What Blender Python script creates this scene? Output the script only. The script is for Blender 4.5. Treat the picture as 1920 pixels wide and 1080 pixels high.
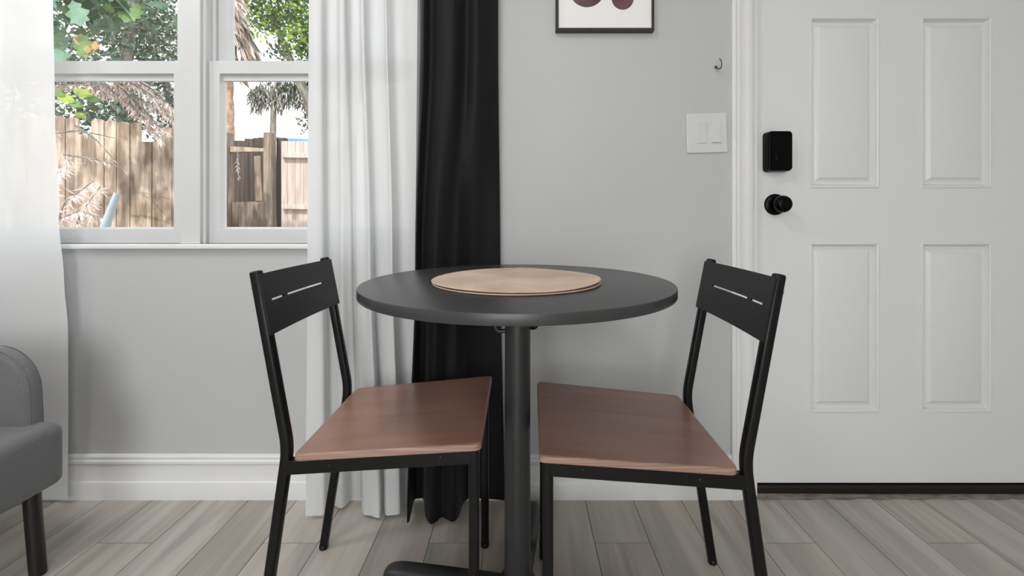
import bpy, bmesh, math, random
from mathutils import Vector, Matrix
random.seed(7)
S = bpy.context.scene
for o in list(bpy.data.objects): bpy.data.objects.remove(o)
COL = S.collection

# ------------------------------------------------------------------ camera
F, PX0, PY0, CH, CD = 797.0, 976.2, 411.8, 0.8897, 1.362   # focal px, vanishing point, height, distance to the wall
cam = bpy.data.cameras.new('camera'); co = bpy.data.objects.new('camera', cam); COL.objects.link(co)
co.location = (0, -CD, CH); co.rotation_euler = (math.pi/2, 0, 0)
cam.sensor_width = 36; cam.lens = F/1920*36; cam.sensor_fit = 'HORIZONTAL'
cam.shift_x = (960-PX0)/1920; cam.shift_y = (PY0-540)/1920
cam.clip_start = .02
S.camera = co
def X(px, D): return (px-PX0)*D/F
def Z(py, D): return CH-(py-PY0)*D/F
def DF(py, z=0): return F*(CH-z)/(py-PY0)       # depth of a point of height z seen at row py

# ------------------------------------------------------------------ world, lights, exposure
w = bpy.data.worlds.new('sky'); S.world = w; w.use_nodes = True
nt = w.node_tree; bg = nt.nodes['Background']
tc = nt.nodes.new('ShaderNodeTexCoord'); sep = nt.nodes.new('ShaderNodeSeparateXYZ')
rp = nt.nodes.new('ShaderNodeValToRGB')
rp.color_ramp.elements[0].position = .0; rp.color_ramp.elements[0].color = (1, .985, .96, 1)
rp.color_ramp.elements[1].position = .8; rp.color_ramp.elements[1].color = (.80, .88, 1, 1)
nt.links.new(tc.outputs['Generated'], sep.inputs[0]); nt.links.new(sep.outputs['Z'], rp.inputs[0])
nt.links.new(rp.outputs[0], bg.inputs[0]); bg.inputs[1].default_value = 2.0
sun = bpy.data.lights.new('sun', 'SUN'); sun.energy = 3.3; sun.angle = math.radians(1.0); sun.color = (1, .94, .86)
so = bpy.data.objects.new('sun', sun); COL.objects.link(so); so.rotation_euler = (math.radians(38), math.radians(-14), 0)
def area(name, loc, rot, sx, sy, power, col=(1, 1, 1)):
    l = bpy.data.lights.new(name, 'AREA'); l.shape = 'RECTANGLE'; l.size = sx; l.size_y = sy; l.energy = power; l.color = col
    o = bpy.data.objects.new(name, l); COL.objects.link(o); o.location = loc; o.rotation_euler = rot
    return o
area('unseen_ceiling_lamp', (-.65, -1.15, 2.33), (0, 0, 0), .42, .42, 9.5, (1, .99, .975))
area('unseen_ceiling_lamp', (-1.85, -.82, 2.33), (0, 0, 0), .42, .42, 9.5, (1, .99, .975))  # added unseen lamp that brightens the sheer curtain and the left side
area('unseen_ceiling_lamp', (1.0, -3.0, 2.33), (0, 0, 0), .42, .42, 10, (1, .99, .975))  # added unseen lamp that lifts the overall brightness
area('added_rear_fill', (-.4, -4.28, 1.25), (math.radians(90), 0, 0), 1.7, 2.0, 36, (.975, .99, 1))  # soft fill added behind the camera, standing in for daylight
S.view_settings.view_transform = 'Standard'; S.view_settings.look = 'None'
S.view_settings.exposure = 0.33; S.view_settings.gamma = 1; S.view_settings.use_curve_mapping = False

# ------------------------------------------------------------------ materials
def srgb(h):
    v = [int(h[i:i+2], 16)/255 for i in (0, 2, 4)]
    return tuple(c/12.92 if c <= .04045 else ((c+.055)/1.055)**2.4 for c in v)+(1,)
def mat(name, c, rough=.5, metal=0, spec=.5, var=0, vscale=(8, 8, 8), c2=None, bump=0, bscale=(60, 60, 60), detail=3, coat=0, sheen=0, dist=0, lo=.35, hi=.65):
    m = bpy.data.materials.new(name); m.use_nodes = True; n = m.node_tree.nodes; l = m.node_tree.links
    b = n['Principled BSDF']; c = srgb(c) if isinstance(c, str) else tuple(c)+(1,)
    b.inputs['Base Color'].default_value = c; b.inputs['Roughness'].default_value = rough
    b.inputs['Metallic'].default_value = metal; b.inputs['Specular IOR Level'].default_value = spec
    b.inputs['Coat Weight'].default_value = coat; b.inputs['Sheen Weight'].default_value = sheen
    t = n.new('ShaderNodeTexCoord')
    def noise(sc, det, d=0):
        mp = n.new('ShaderNodeMapping'); mp.inputs['Scale'].default_value = sc; l.new(t.outputs['Object'], mp.inputs[0])
        x = n.new('ShaderNodeTexNoise'); x.inputs['Scale'].default_value = 1; x.inputs['Detail'].default_value = det; x.inputs['Distortion'].default_value = d
        l.new(mp.outputs[0], x.inputs['Vector']); return x
    if c2 or var:
        x = noise(vscale, detail, dist); r = n.new('ShaderNodeValToRGB')
        r.color_ramp.elements[0].position = lo; r.color_ramp.elements[1].position = hi
        e2 = srgb(c2) if c2 else tuple(min(1, q*(1+var)) for q in c[:3])+(1,)
        e1 = c if c2 else tuple(q*(1-var) for q in c[:3])+(1,)
        r.color_ramp.elements[0].color = e1; r.color_ramp.elements[1].color = e2
        l.new(x.outputs['Fac'], r.inputs[0]); l.new(r.outputs[0], b.inputs['Base Color'])
    if bump:
        x = noise(bscale, 4); bp = n.new('ShaderNodeBump'); bp.inputs['Strength'].default_value = bump; bp.inputs['Distance'].default_value = .002
        l.new(x.outputs['Fac'], bp.inputs['Height']); l.new(bp.outputs[0], b.inputs['Normal'])
    return m
M = {}
M['wall'] = mat('wall_paint', (.495, .498, .502), .62, spec=.3, var=.012, vscale=(1.5, 1.5, 1.5), bump=.12, bscale=(140, 140, 140))
M['ceiling'] = mat('ceiling_paint', (.8, .8, .8), .8)
M['trim'] = mat('trim_paint', (.75, .75, .75), .38, var=.01)
M['door'] = mat('door_paint', (.735, .738, .74), .36, bump=.05, bscale=(18, 18, 2.5))
M['vinyl'] = mat('window_vinyl', (.62, .625, .63), .35, var=.01)
M['plastic'] = mat('switch_plastic', (.62, .625, .63), .3)
M['lock'] = mat('black_hardware', (.0008, .0008, .0008), .3, spec=.12)
M['hook'] = mat('hook_metal', (.12, .12, .12), .35, metal=.7)
M['frame'] = mat('chair_metal', (.0035, .0037, .004), .33, spec=.28, bump=.03, bscale=(300, 300, 300))
M['panel'] = mat('backrest_metal', (.0045, .0047, .0052), .36, spec=.36, bump=.03, bscale=(300, 300, 300))
M['bolt'] = mat('bolt_metal', (.02, .02, .02), .3, metal=.6)
M['seat'] = mat('seat_stain', '946f60', .27, spec=.6, c2='9a7667', vscale=(2.5, 26, 20), detail=3, dist=.5, bump=.03, bscale=(8, 120, 60))
M['seat_edge'] = mat('seat_plywood_edge', '8f6f60', .4, c2='a98a79', vscale=(4, 4, 320), detail=1)
M['table'] = mat('table_laminate', (.042, .042, .043), .34, spec=.5, var=.05, vscale=(40, 40, 40), bump=.02, bscale=(400, 400, 400))
M['column'] = mat('table_steel', (.026, .027, .028), .42, spec=.5, bump=.04, bscale=(350, 350, 350))
M['mat'] = mat('placemat_braid', 'bca691', .85, c2='d6c0ab', vscale=(7, 7, 7), detail=5, bump=.5, bscale=(420, 420, 420))
M['sofa'] = mat('sofa_fabric', (.125, .127, .131), .65, var=.12, vscale=(300, 300, 300), bump=.5, bscale=(600, 600, 600), sheen=.25)
M['piping'] = mat('sofa_seam', (.11, .112, .115), .9)
M['legblack'] = mat('sofa_leg', (.008, .008, .008), .4)
M['threshold'] = mat('threshold_bronze', (.012, .010, .009), .4, metal=.3)
M['caulk'] = mat('threshold_mortar', '958c80', .8, c2='6f675d', vscale=(20, 60, 20))
M['gap'] = mat('weatherstrip', (.25, .25, .25), .8)
M['paper'] = mat('art_paper', (.83, .82, .81), .6)
M['pframe'] = mat('picture_frame_black', (.012, .012, .012), .3)
M['plip'] = mat('picture_frame_lip', '8f8170', .5)
M['rod'] = mat('curtain_rod_metal', (.02, .02, .02), .35, metal=.5)
M['subfloor'] = mat('grout', '7d756c', .85)

def cloth(name, col, trans=.45, clear=0.0, rough=.9):
    m = bpy.data.materials.new(name); m.use_nodes = True; n = m.node_tree.nodes; l = m.node_tree.links
    n.remove(n['Principled BSDF']); out = n['Material Output']
    d = n.new('ShaderNodeBsdfDiffuse'); t = n.new('ShaderNodeBsdfTranslucent'); mx = n.new('ShaderNodeMixShader')
    d.inputs[0].default_value = col+(1,); t.inputs[0].default_value = col+(1,); mx.inputs[0].default_value = trans
    tc = n.new('ShaderNodeTexCoord'); mp = n.new('ShaderNodeMapping'); mp.inputs['Scale'].default_value = (900, 900, 900)
    nz = n.new('ShaderNodeTexNoise'); nz.inputs['Scale'].default_value = 1; bp = n.new('ShaderNodeBump'); bp.inputs['Strength'].default_value = .15; bp.inputs['Distance'].default_value = .001
    l.new(tc.outputs['Object'], mp.inputs[0]); l.new(mp.outputs[0], nz.inputs['Vector']); l.new(nz.outputs['Fac'], bp.inputs['Height']); l.new(bp.outputs[0], d.inputs['Normal'])
    l.new(d.outputs[0], mx.inputs[1]); l.new(t.outputs[0], mx.inputs[2]); last = mx
    if clear:
        tr = n.new('ShaderNodeBsdfTransparent'); m2 = n.new('ShaderNodeMixShader'); m2.inputs[0].default_value = clear
        l.new(mx.outputs[0], m2.inputs[1]); l.new(tr.outputs[0], m2.inputs[2]); last = m2
    l.new(last.outputs[0], out.inputs[0]); return m
M['white_cloth'] = cloth('white_curtain_fabric', (.76, .765, .77), .24, .02)
M['sheer'] = cloth('sheer_curtain_fabric', (.88, .882, .885), .34, .08)
M['black_cloth'] = mat('black_curtain_velvet', (.0065, .0067, .0075), .6, spec=.18, sheen=.05, bump=.2, bscale=(500, 500, 500))

def leafmat(name, c, tr=.35):
    m = bpy.data.materials.new(name); m.use_nodes = True; n = m.node_tree.nodes; l = m.node_tree.links
    b = n['Principled BSDF']; b.inputs['Roughness'].default_value = .5; c = srgb(c)
    tc = n.new('ShaderNodeTexCoord'); nz = n.new('ShaderNodeTexNoise'); nz.inputs['Scale'].default_value = 9; r = n.new('ShaderNodeValToRGB')
    r.color_ramp.elements[0].position = .35; r.color_ramp.elements[1].position = .65
    r.color_ramp.elements[0].color = tuple(q*.75 for q in c[:3])+(1,); r.color_ramp.elements[1].color = tuple(min(1, q*1.25) for q in c[:3])+(1,)
    l.new(tc.outputs['Object'], nz.inputs['Vector']); l.new(nz.outputs['Fac'], r.inputs[0]); l.new(r.outputs[0], b.inputs['Base Color'])
    t = n.new('ShaderNodeBsdfTranslucent'); l.new(r.outputs[0], t.inputs[0]); mx = n.new('ShaderNodeMixShader'); mx.inputs[0].default_value = tr
    l.new(b.outputs[0], mx.inputs[1]); l.new(t.outputs[0], mx.inputs[2]); l.new(mx.outputs[0], n['Material Output'].inputs[0]); return m

def glass():
    m = bpy.data.materials.new('window_glass'); m.use_nodes = True; n = m.node_tree.nodes; l = m.node_tree.links
    n.remove(n['Principled BSDF']); t = n.new('ShaderNodeBsdfTransparent'); t.inputs[0].default_value = (.96, .97, .965, 1)
    g = n.new('ShaderNodeBsdfGlossy'); g.inputs['Roughness'].default_value = .01
    fr = n.new('ShaderNodeLayerWeight'); fr.inputs[0].default_value = .5; pw = n.new('ShaderNodeMath'); pw.operation = 'POWER'; pw.inputs[1].default_value = 5
    l.new(fr.outputs['Facing'], pw.inputs[0]); ml_ = n.new('ShaderNodeMath'); ml_.operation = 'MULTIPLY_ADD'; ml_.inputs[1].default_value = .8; ml_.inputs[2].default_value = .03; l.new(pw.outputs[0], ml_.inputs[0])
    mx = n.new('ShaderNodeMixShader'); l.new(ml_.outputs[0], mx.inputs[0]); l.new(t.outputs[0], mx.inputs[1]); l.new(g.outputs[0], mx.inputs[2])
    l.new(mx.outputs[0], n['Material Output'].inputs[0]); return m
M['glass'] = glass()

# ------------------------------------------------------------------ helpers
def link(o, parent=None):
    COL.objects.link(o)
    if parent: o.parent = parent
    return o
def obj(name, bm, m, parent=None, smooth=False, bevel=0, seg=2, angle=40):
    me = bpy.data.meshes.new(name)
    bmesh.ops.recalc_face_normals(bm, faces=bm.faces[:]); bm.to_mesh(me); bm.free()
    ms = m if isinstance(m, (list, tuple)) else [m]
    for q in ms: me.materials.append(q)
    o = bpy.data.objects.new(name, me); link(o, parent)
    if smooth:
        for p in me.polygons: p.use_smooth = True
        me.set_sharp_from_angle(angle=math.radians(angle))
    if bevel:
        b = o.modifiers.new('bevel', 'BEVEL'); b.width = bevel; b.segments = seg; b.limit_method = 'ANGLE'; b.angle_limit = math.radians(35)
        for p in me.polygons: p.use_smooth = True
        me.set_sharp_from_angle(angle=math.radians(180))
        b.harden_normals = True
    return o
def tag(o, label, cat, group=None, kind=None):
    if label: o['label'] = label
    if cat: o['category'] = cat
    if group: o['group'] = group
    if kind: o['kind'] = kind
    return o
def thing(name, label, cat, loc=(0, 0, 0), rz=0, group=None):
    o = bpy.data.objects.new(name, None); o.empty_display_size = .1; COL.objects.link(o); o.location = loc; o.rotation_euler = (0, 0, rz)
    return tag(o, label, cat, group)
def struct(name, bm, m, parent=None, **k):
    o = obj(name, bm, m, parent, **k)
    if not parent: o['kind'] = 'structure'
    return o
def box(bm, x0, x1, y0, y1, z0, z1, mi=0):
    v = [bm.verts.new(p) for p in ((x0, y0, z0), (x1, y0, z0), (x1, y1, z0), (x0, y1, z0), (x0, y0, z1), (x1, y0, z1), (x1, y1, z1), (x0, y1, z1))]
    fs = []
    for f in ((0, 1, 5, 4), (1, 2, 6, 5), (2, 3, 7, 6), (3, 0, 4, 7), (4, 5, 6, 7), (3, 2, 1, 0)):
        q = bm.faces.new([v[i] for i in f]); q.material_index = mi; fs.append(q)
    return v
def nb(): return bmesh.new()
def bx(*a):
    bm = nb(); box(bm, *a); return bm
def superell(rx, ry, e=2, n=20):
    out = []
    for i in range(n):
        a = 2*math.pi*i/n; c, s = math.cos(a), math.sin(a)
        out.append((rx*abs(c)**(2/e)*(1 if c >= 0 else -1), ry*abs(s)**(2/e)*(1 if s >= 0 else -1)))
    return out
def sweep(bm, pts, sec, up=(0, 1, 0), scales=None, cap=True):
    """sweep a section (list of a,b) along pts; a runs along `up`"""
    pts = [Vector(p) for p in pts]; rings = []
    for i, p in enumerate(pts):
        t = (pts[min(i+1, len(pts)-1)]-pts[max(i-1, 0)]).normalized()
        u = Vector(up); u = (u-t*u.dot(t)).normalized(); v = t.cross(u)
        s = scales[i] if scales else 1
        rings.append([bm.verts.new(p+u*a*s+v*b*s) for a, b in sec])
    n = len(sec)
    for r0, r1 in zip(rings, rings[1:]):
        for i in range(n): bm.faces.new((r0[i], r0[(i+1) % n], r1[(i+1) % n], r1[i]))
    if cap:
        bm.faces.new(rings[0][::-1]); bm.faces.new(rings[-1])
    return rings
def lathe(bm, prof, c=(0, 0, 0), n=48, axis='Z', wob=None):
    rings = []
    for r, z in prof:
        ring = []
        for i in range(n):
            a = 2*math.pi*i/n; x, y = r*math.cos(a), r*math.sin(a)
            dz = wob(x, y) if wob else 0
            p = (x, y, z+dz) if axis == 'Z' else (x, -z, y)
            ring.append(bm.verts.new((c[0]+p[0], c[1]+p[1], c[2]+p[2])))
        rings.append(ring)
    for r0, r1 in zip(rings, rings[1:]):
        for i in range(n): bm.faces.new((r0[i], r0[(i+1) % n], r1[(i+1) % n], r1[i]))
    bm.faces.new(rings[0][::-1]); bm.faces.new(rings[-1])
def extrude_profile(bm, prof, a0, a1, axis):
    """closed profile extruded along X ('X': profile (y,z)) or Z ('Z': profile (x,y))"""
    mk = (lambda t, p: (t, p[0], p[1])) if axis == 'X' else (lambda t, p: (p[0], p[1], t))
    r0 = [bm.verts.new(mk(a0, p)) for p in prof]; r1 = [bm.verts.new(mk(a1, p)) for p in prof]; n = len(prof)
    for i in range(n): bm.faces.new((r0[i], r0[(i+1) % n], r1[(i+1) % n], r1[i]))
    bm.faces.new(r0); bm.faces.new(r1[::-1])
def arc(p0, p1, p2, n=6):
    p0, p1, p2 = Vector(p0), Vector(p1), Vector(p2)
    return [(p0*(1-t)**2+p1*2*t*(1-t)+p2*t*t) for t in [i/n for i in range(n+1)]]

# ------------------------------------------------------------------ room shell
XL, XR, YB, H = -2.5, 2.6, -4.4, 2.42
WX0, WX1, WZ0, WZ1 = -1.82, -.30, .812, 2.0     # window opening
DX0, DX1, DZ1 = .745, 1.735, 2.08               # door opening
T = .14
bm = nb()
for a in ((XL-T, WX0, 0, T, -.2, H), (WX0, WX1, 0, T, -.2, WZ0), (WX0, WX1, 0, T, WZ1, H), (WX1, DX0, 0, T, -.2, H), (DX0, DX1, 0, T, DZ1, H), (DX1, XR+T, 0, T, -.2, H)):
    box(bm, *a)
struct('wall_back', bm, M['wall'])
struct('wall_left', bx(XL-T, XL, YB, 0, -.1, H), M['wall'])
struct('wall_right', bx(XR, XR+T, YB, 0, -.1, H), M['wall'])
bm = nb(); box(bm, XL-T, -1.3, YB-T, YB, -.1, H); box(bm, .5, XR+T, YB-T, YB, -.1, H); box(bm, -1.3, .5, YB-T, YB, 2.3, H)
struct('wall_front', bm, M['wall'])
struct('ceiling', bx(XL-T, XR+T, YB-T, T, H, H+.12), M['ceiling'])
# unseen glass door added behind the camera to go with the fill lamp
d2 = nb()
for a in ((-1.3, -1.24, 0, 2.3), (.44, .5, 0, 2.3), (-.43, -.37, 0, 2.3), (-1.24, .44, 0, .06), (-1.24, .44, 2.24, 2.3)): box(d2, a[0], a[1], YB-.09, YB-.03, a[2], a[3])
struct('added_door_2', d2, M['vinyl'])
gl = struct('pane', bx(-1.24, .44, YB-.065, YB-.06, .06, 2.24), M['glass'], bpy.data.objects['added_door_2'])

# floor: plank tiles with thin grout joints
PW, PL_, X1, YJ = .1522, .914, .8128, -.1923
bm = nb(); lay = bm.faces.layers.float.new('tone') if hasattr(bm.faces.layers, 'float') else None
k0, k1 = int((XL-X1)/PW)-2, int((XR-X1)/PW)+1
g = .0011
tones = []
for k in range(k0, k1+1):
    xa, xb = X1+(k-1)*PW+g, X1+k*PW-g
    ofs = YJ+((-k) % 3)*PL_/3
    j = math.floor((YB-ofs)/PL_)
    y = ofs+j*PL_
    while y < .2:
        a, b = max(y+g, YB), min(y+PL_-g, .135)
        if b > a+.01 and xb > XL and xa < XR:
            xx0, xx1 = max(xa, XL), min(xb, XR)
            vs = box(bm, xx0, xx1, a, b, -.008, 0)
            tn = random.random()
            for f in set(f for v in vs for f in v.link_faces): f[lay] = tn
        y += PL_
fm = bpy.data.materials.new('wood_look_tile'); fm.use_nodes = True; n = fm.node_tree.nodes; l = fm.node_tree.links
b = n['Principled BSDF']; b.inputs['Roughness'].default_value = .42; b.inputs['Specular IOR Level'].default_value = .45
tc = n.new('ShaderNodeTexCoord'); at = n.new('ShaderNodeAttribute'); at.attribute_name = 'tone'
ml = n.new('ShaderNodeMath'); ml.operation = 'MULTIPLY'; ml.inputs[1].default_value = 37
l.new(at.outputs['Fac'], ml.inputs[0]); cb = n.new('ShaderNodeCombineXYZ'); l.new(ml.outputs[0], cb.inputs[2]); l.new(ml.outputs[0], cb.inputs[1])
ad = n.new('ShaderNodeVectorMath'); ad.operation = 'ADD'; l.new(tc.outputs['Object'], ad.inputs[0]); l.new(cb.outputs[0], ad.inputs[1])
def fn(sc, det, dist, lo, hi, c0, c1):
    mp = n.new('ShaderNodeMapping'); mp.inputs['Scale'].default_value = sc; mp.inputs['Rotation'].default_value = (0, 0, math.radians(-3)); l.new(ad.outputs[0], mp.inputs[0])
    z = n.new('ShaderNodeTexNoise'); z.inputs['Scale'].default_value = 1; z.inputs['Detail'].default_value = det; z.inputs['Distortion'].default_value = dist; l.new(mp.outputs[0], z.inputs['Vector'])
    r = n.new('ShaderNodeValToRGB'); r.color_ramp.elements[0].position = lo; r.color_ramp.elements[1].position = hi
    r.color_ramp.elements[0].color = c0; r.color_ramp.elements[1].color = c1; l.new(z.outputs['Fac'], r.inputs[0]); return r, z
FLC = (.505, .470, .430)
r1, z1 = fn((13, 1.1, 1), 3, .9, .36, .60, tuple(c*.74 for c in FLC)+(1,), tuple(FLC)+(1,))
r2, z2 = fn((70, 3, 1), 5, .5, .3, .6, (.93, .925, .92, 1), (1.03, 1.03, 1.02, 1))
r3, z3 = fn((6, .8, 1), 2, .3, .35, .7, (1.0, .965, .92, 1), (.97, 1.0, 1.0, 1))
cur = r1.outputs[0]
for rr in (r2, r3):
    mx = n.new('ShaderNodeMix'); mx.data_type = 'RGBA'; mx.blend_type = 'MULTIPLY'; mx.inputs[0].default_value = 1
    l.new(cur, mx.inputs[6]); l.new(rr.outputs[0], mx.inputs[7]); cur = mx.outputs[2]
tr = n.new('ShaderNodeMapRange'); tr.inputs[3].default_value = .955; tr.inputs[4].default_value = 1.045; l.new(at.outputs['Fac'], tr.inputs[0])
hs = n.new('ShaderNodeHueSaturation'); l.new(tr.outputs[0], hs.inputs['Value']); l.new(cur, hs.inputs['Color']); l.new(hs.outputs[0], b.inputs['Base Color'])
bp = n.new('ShaderNodeBump'); bp.inputs['Strength'].default_value = .08; bp.inputs['Distance'].default_value = .002; l.new(z2.outputs['Fac'], bp.inputs['Height']); l.new(bp.outputs[0], b.inputs['Normal'])
struct('floor', bm, [fm])
struct('floor_1', bx(XL, XR, YB, .135, -.1, -.0015), M['subfloor'])

# baseboards
bp_ = [(0, 0), (-.0145, 0), (-.0145, .050), (-.0125, .055), (-.0095, .057), (-.0085, .060), (-.0085, .108), (-.0105, .111), (-.0130, .114), (-.0130, .121), (-.0105, .124), (-.0085, .126), (-.0100, .129), (-.0100, .134), (-.007, .1385), (0, .140)]
bm = nb(); extrude_profile(bm, bp_, XL, .672, 'X'); struct('baseboard_back', bm, M['trim'], smooth=True, angle=25)
bm = nb(); extrude_profile(bm, bp_, 1.81, XR, 'X'); struct('baseboard_right', bm, M['trim'], smooth=True, angle=25)

# door casing
def casing(bm, xo, xi, z0, z1):
    s = 1 if xi > xo else -1; wd = abs(xi-xo)
    pr = [(0, 0), (0, -.014), (.004, -.0165), (.010, -.0170), (.014, -.0150), (.024, -.0150), (.028, -.0132), (.046, -.0118), (.050, -.0128), (.056, -.0128), (wd-.004, -.0105), (wd, -.007), (wd, 0)]
    extrude_profile(bm, [(xo+s*a, y) for a, y in pr], z0, z1, 'Z')
bm = nb(); casing(bm, .6715, .7425, 0, DZ1+.02); casing(bm, 1.81, 1.738, 0, DZ1+.02); box(bm, .6715, 1.81, -.015, 0, DZ1+.005, DZ1+.075)
struct('trim_1', bm, M['trim'], smooth=True, angle=20)
bm = nb(); box(bm, DX0, DX0+.014, .002, T, .0, DZ1); box(bm, DX1-.014, DX1, .002, T, 0, DZ1); box(bm, DX0, DX1, .002, T, DZ1-.014, DZ1)
struct('trim_2', bm, M['trim'])

# ------------------------------------------------------------------ door with raised panels
DD = CD+.023; dx0, dx1, dz0, dz1 = .768, X(1957, DD), Z(905, DD), 2.06
door = bpy.data.objects.new('door_1', None); COL.objects.link(door); door['kind'] = 'structure'; door.location = (dx0, .023, 0)
px = [dx0]; cols = [(X(1518, DD), X(1647, DD)), (X(1727, DD), X(1858, DD))]
rows = [(Z(772, DD), Z(455, DD)), (Z(352, DD), Z(32, DD)), (Z(-90, DD), Z(-230, DD))]
bm = nb(); yd = 0.0
xs = [dx0, cols[0][0], cols[0][1], cols[1][0], cols[1][1], dx1]; zs = [dz0]+[q for r in rows for q in r]+[dz1]
def quad(bm, pts): bm.faces.new([bm.verts.new(p) for p in pts])
for i in range(5):
    for j in range(len(zs)-1):
        if i in (1, 3) and j in (1, 3, 5): continue
        quad(bm, [(xs[i]-dx0, 0, zs[j]), (xs[i+1]-dx0, 0, zs[j]), (xs[i+1]-dx0, 0, zs[j+1]), (xs[i]-dx0, 0, zs[j+1])])
W_ = dx1-dx0
for f in (((0, 0, dz0), (0, 0, dz1), (0, .044, dz1), (0, .044, dz0)), ((W_, 0, dz0), (W_, 0, dz1), (W_, .044, dz1), (W_, .044, dz0)), ((0, 0, dz0), (W_, 0, dz0), (W_, .044, dz0), (0, .044, dz0)), ((0, 0, dz1), (W_, 0, dz1), (W_, .044, dz1), (0, .044, dz1)), ((0, .044, dz0), (W_, .044, dz0), (W_, .044, dz1), (0, .044, dz1))):
    quad(bm, f)
bmesh.ops.remove_doubles(bm, verts=bm.verts[:], dist=1e-5)
obj('door_slab', bm, M['door'], door)
for (z0, z1) in rows:
    for (x0, x1) in cols:
        bm = nb(); rings = []
        # (inset, depth): small raised bead, recess, sloping field edge, flat field
        for ins, dp in ((-.001, .0), (.0, -.0028), (.0035, -.0038), (.0065, -.0024), (.0085, .0055), (.0125, .0125), (.017, .0125), (.026, .0085), (.0335, .0015), (.036, .0008)):
            rings.append([bm.verts.new(p) for p in ((x0+ins-dx0, dp, z0+ins), (x1-ins-dx0, dp, z0+ins), (x1-ins-dx0, dp, z1-ins), (x0+ins-dx0, dp, z1-ins))])
        for r0, r1 in zip(rings, rings[1:]):
            for i in range(4): bm.faces.new((r0[i], r0[(i+1) % 4], r1[(i+1) % 4], r1[i]))
        bm.faces.new(rings[-1])
        obj('door_panel', bm, M['door'], door, smooth=True, angle=25)
# smart lock body and round knob are parts of the door
bm = nb(); LD = DD; fd = 1.349+.0144
lx0, lx1 = X(1429, LD)-dx0, X(1481, fd)-dx0
v = box(bm, lx0, lx1+.002, -.036, 0, Z(322, fd), Z(246, fd))
bmesh.ops.bevel(bm, geom=[e for e in bm.edges if abs(e.verts[0].co.y-e.verts[1].co.y) > .01], offset=.012, segments=5, profile=.5, affect='EDGES')
for vv in bm.verts:
    if vv.co.y < -.03:
        vv.co.x = (vv.co.x-(lx0+lx1)/2)*.96+(lx0+lx1)/2; vv.co.z = (vv.co.z-(Z(322, fd)+Z(246, fd))/2)*.97+(Z(322, fd)+Z(246, fd))/2
lk = obj('lock_body', bm, M['lock'], door, bevel=.004, seg=3); lk['label'] = 'black electronic lock box on door'
bm = nb(); box(bm, (lx0+lx1)/2-.0155, (lx0+lx1)/2-.0125, -.0375, -.0355, Z(300, fd), Z(292, fd)); obj('lock_button', bm, M['bolt'], lk)
kx, kz = X(1452.5, DD)-dx0, Z(383.5, DD)
bm = nb(); lathe(bm, [(.0345, 0), (.0345, .004), (.033, .007), (.026, .010), (.018, .011)], (kx, 0, kz), 48, 'Y')
kr = obj('knob_rosette', bm, M['lock'], door, smooth=True)
kr['label'] = 'black round rose behind door knob'
bm = nb(); lathe(bm, [(.0125, .009), (.0125, .024), (.017, .027), (.0235, .031), (.0265, .038), (.0270, .045), (.0255, .052), (.021, .0575), (.012, .060), (.003, .0605)], (kx, 0, kz), 48, 'Y')
kb = obj('door_knob', bm, M['lock'], kr, smooth=True, angle=60); kb['label'] = 'black round door knob'
# sweep and threshold
bm = nb(); extrude_profile(bm, [(.016, 0), (.012, .004), (.014, .020), (.020, .027), (.10, .030), (.10, 0)], .755, 1.725, 'X')
struct('trim_3', bm, M['threshold'])
bm = nb(); box(bm, .004, .958, .004, .04, dz0-.012, dz0+.001); obj('door_sweep', bm, M['threshold'], door)
bm = nb(); N = 30
vs0 = []; vs1 = []
for i in range(N+1):
    x = .752+(.98)*i/N; vs0.append(bm.verts.new((x, -.010-.004*math.sin(i*1.7)-.002*random.random(), .0012))); vs1.append(bm.verts.new((x, .016, .0055-.004*min(1, i/12))))
for i in range(N): bm.faces.new((vs0[i], vs0[i+1], vs1[i+1], vs1[i]))
struct('trim_4', bm, M['caulk'])

# ------------------------------------------------------------------ windows
YS, YU = .0275, .055                # front of lower and upper sashes
mulL, mulR = X(338, CD), X(375, CD)
SW = .043
def rail_frame(bm, x0, x1, z0, z1, wl, wr, wb, wt, y0, y1, bev=.008):
    """picture-frame sash: outer box minus opening, with a sloped inner bevel towards the pane"""
    o = [(x0, z0), (x1, z0), (x1, z1), (x0, z1)]; i1 = [(x0+wl, z0+wb), (x1-wr, z0+wb), (x1-wr, z1-wt), (x0+wl, z1-wt)]
    i2 = [(x0+wl+bev*.4, z0+wb+bev*.4), (x1-wr-bev*.4, z0+wb+bev*.4), (x1-wr-bev*.4, z1-wt-bev*.4), (x0+wl+bev*.4, z1-wt-bev*.4)]
    rg = [[bm.verts.new((a, y1, c)) for a, c in o], [bm.verts.new((a, y0, c)) for a, c in o], [bm.verts.new((a, y0, c)) for a, c in i1],
          [bm.verts.new((a, y0+.004, c)) for a, c in i1], [bm.verts.new((a, y0+.014, c)) for a, c in i2], [bm.verts.new((a, y1, c)) for a, c in i2]]
    for a, b2 in zip(rg, rg[1:]+rg[:1]):
        for i in range(4): bm.faces.new((a[i], a[(i+1) % 4], b2[(i+1) % 4], b2[i]))
DS = CD+YS
zbot, zg0, zg1, zmeet = Z(458, DS), Z(429, DS+.01), Z(138, DS), Z(114, DS)
bm = nb(); box(bm, mulL, mulR, .0, .10, WZ0, WZ1); struct('trim_5', bm, M['vinyl'], bevel=.002)   # the post between the two windows
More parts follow.
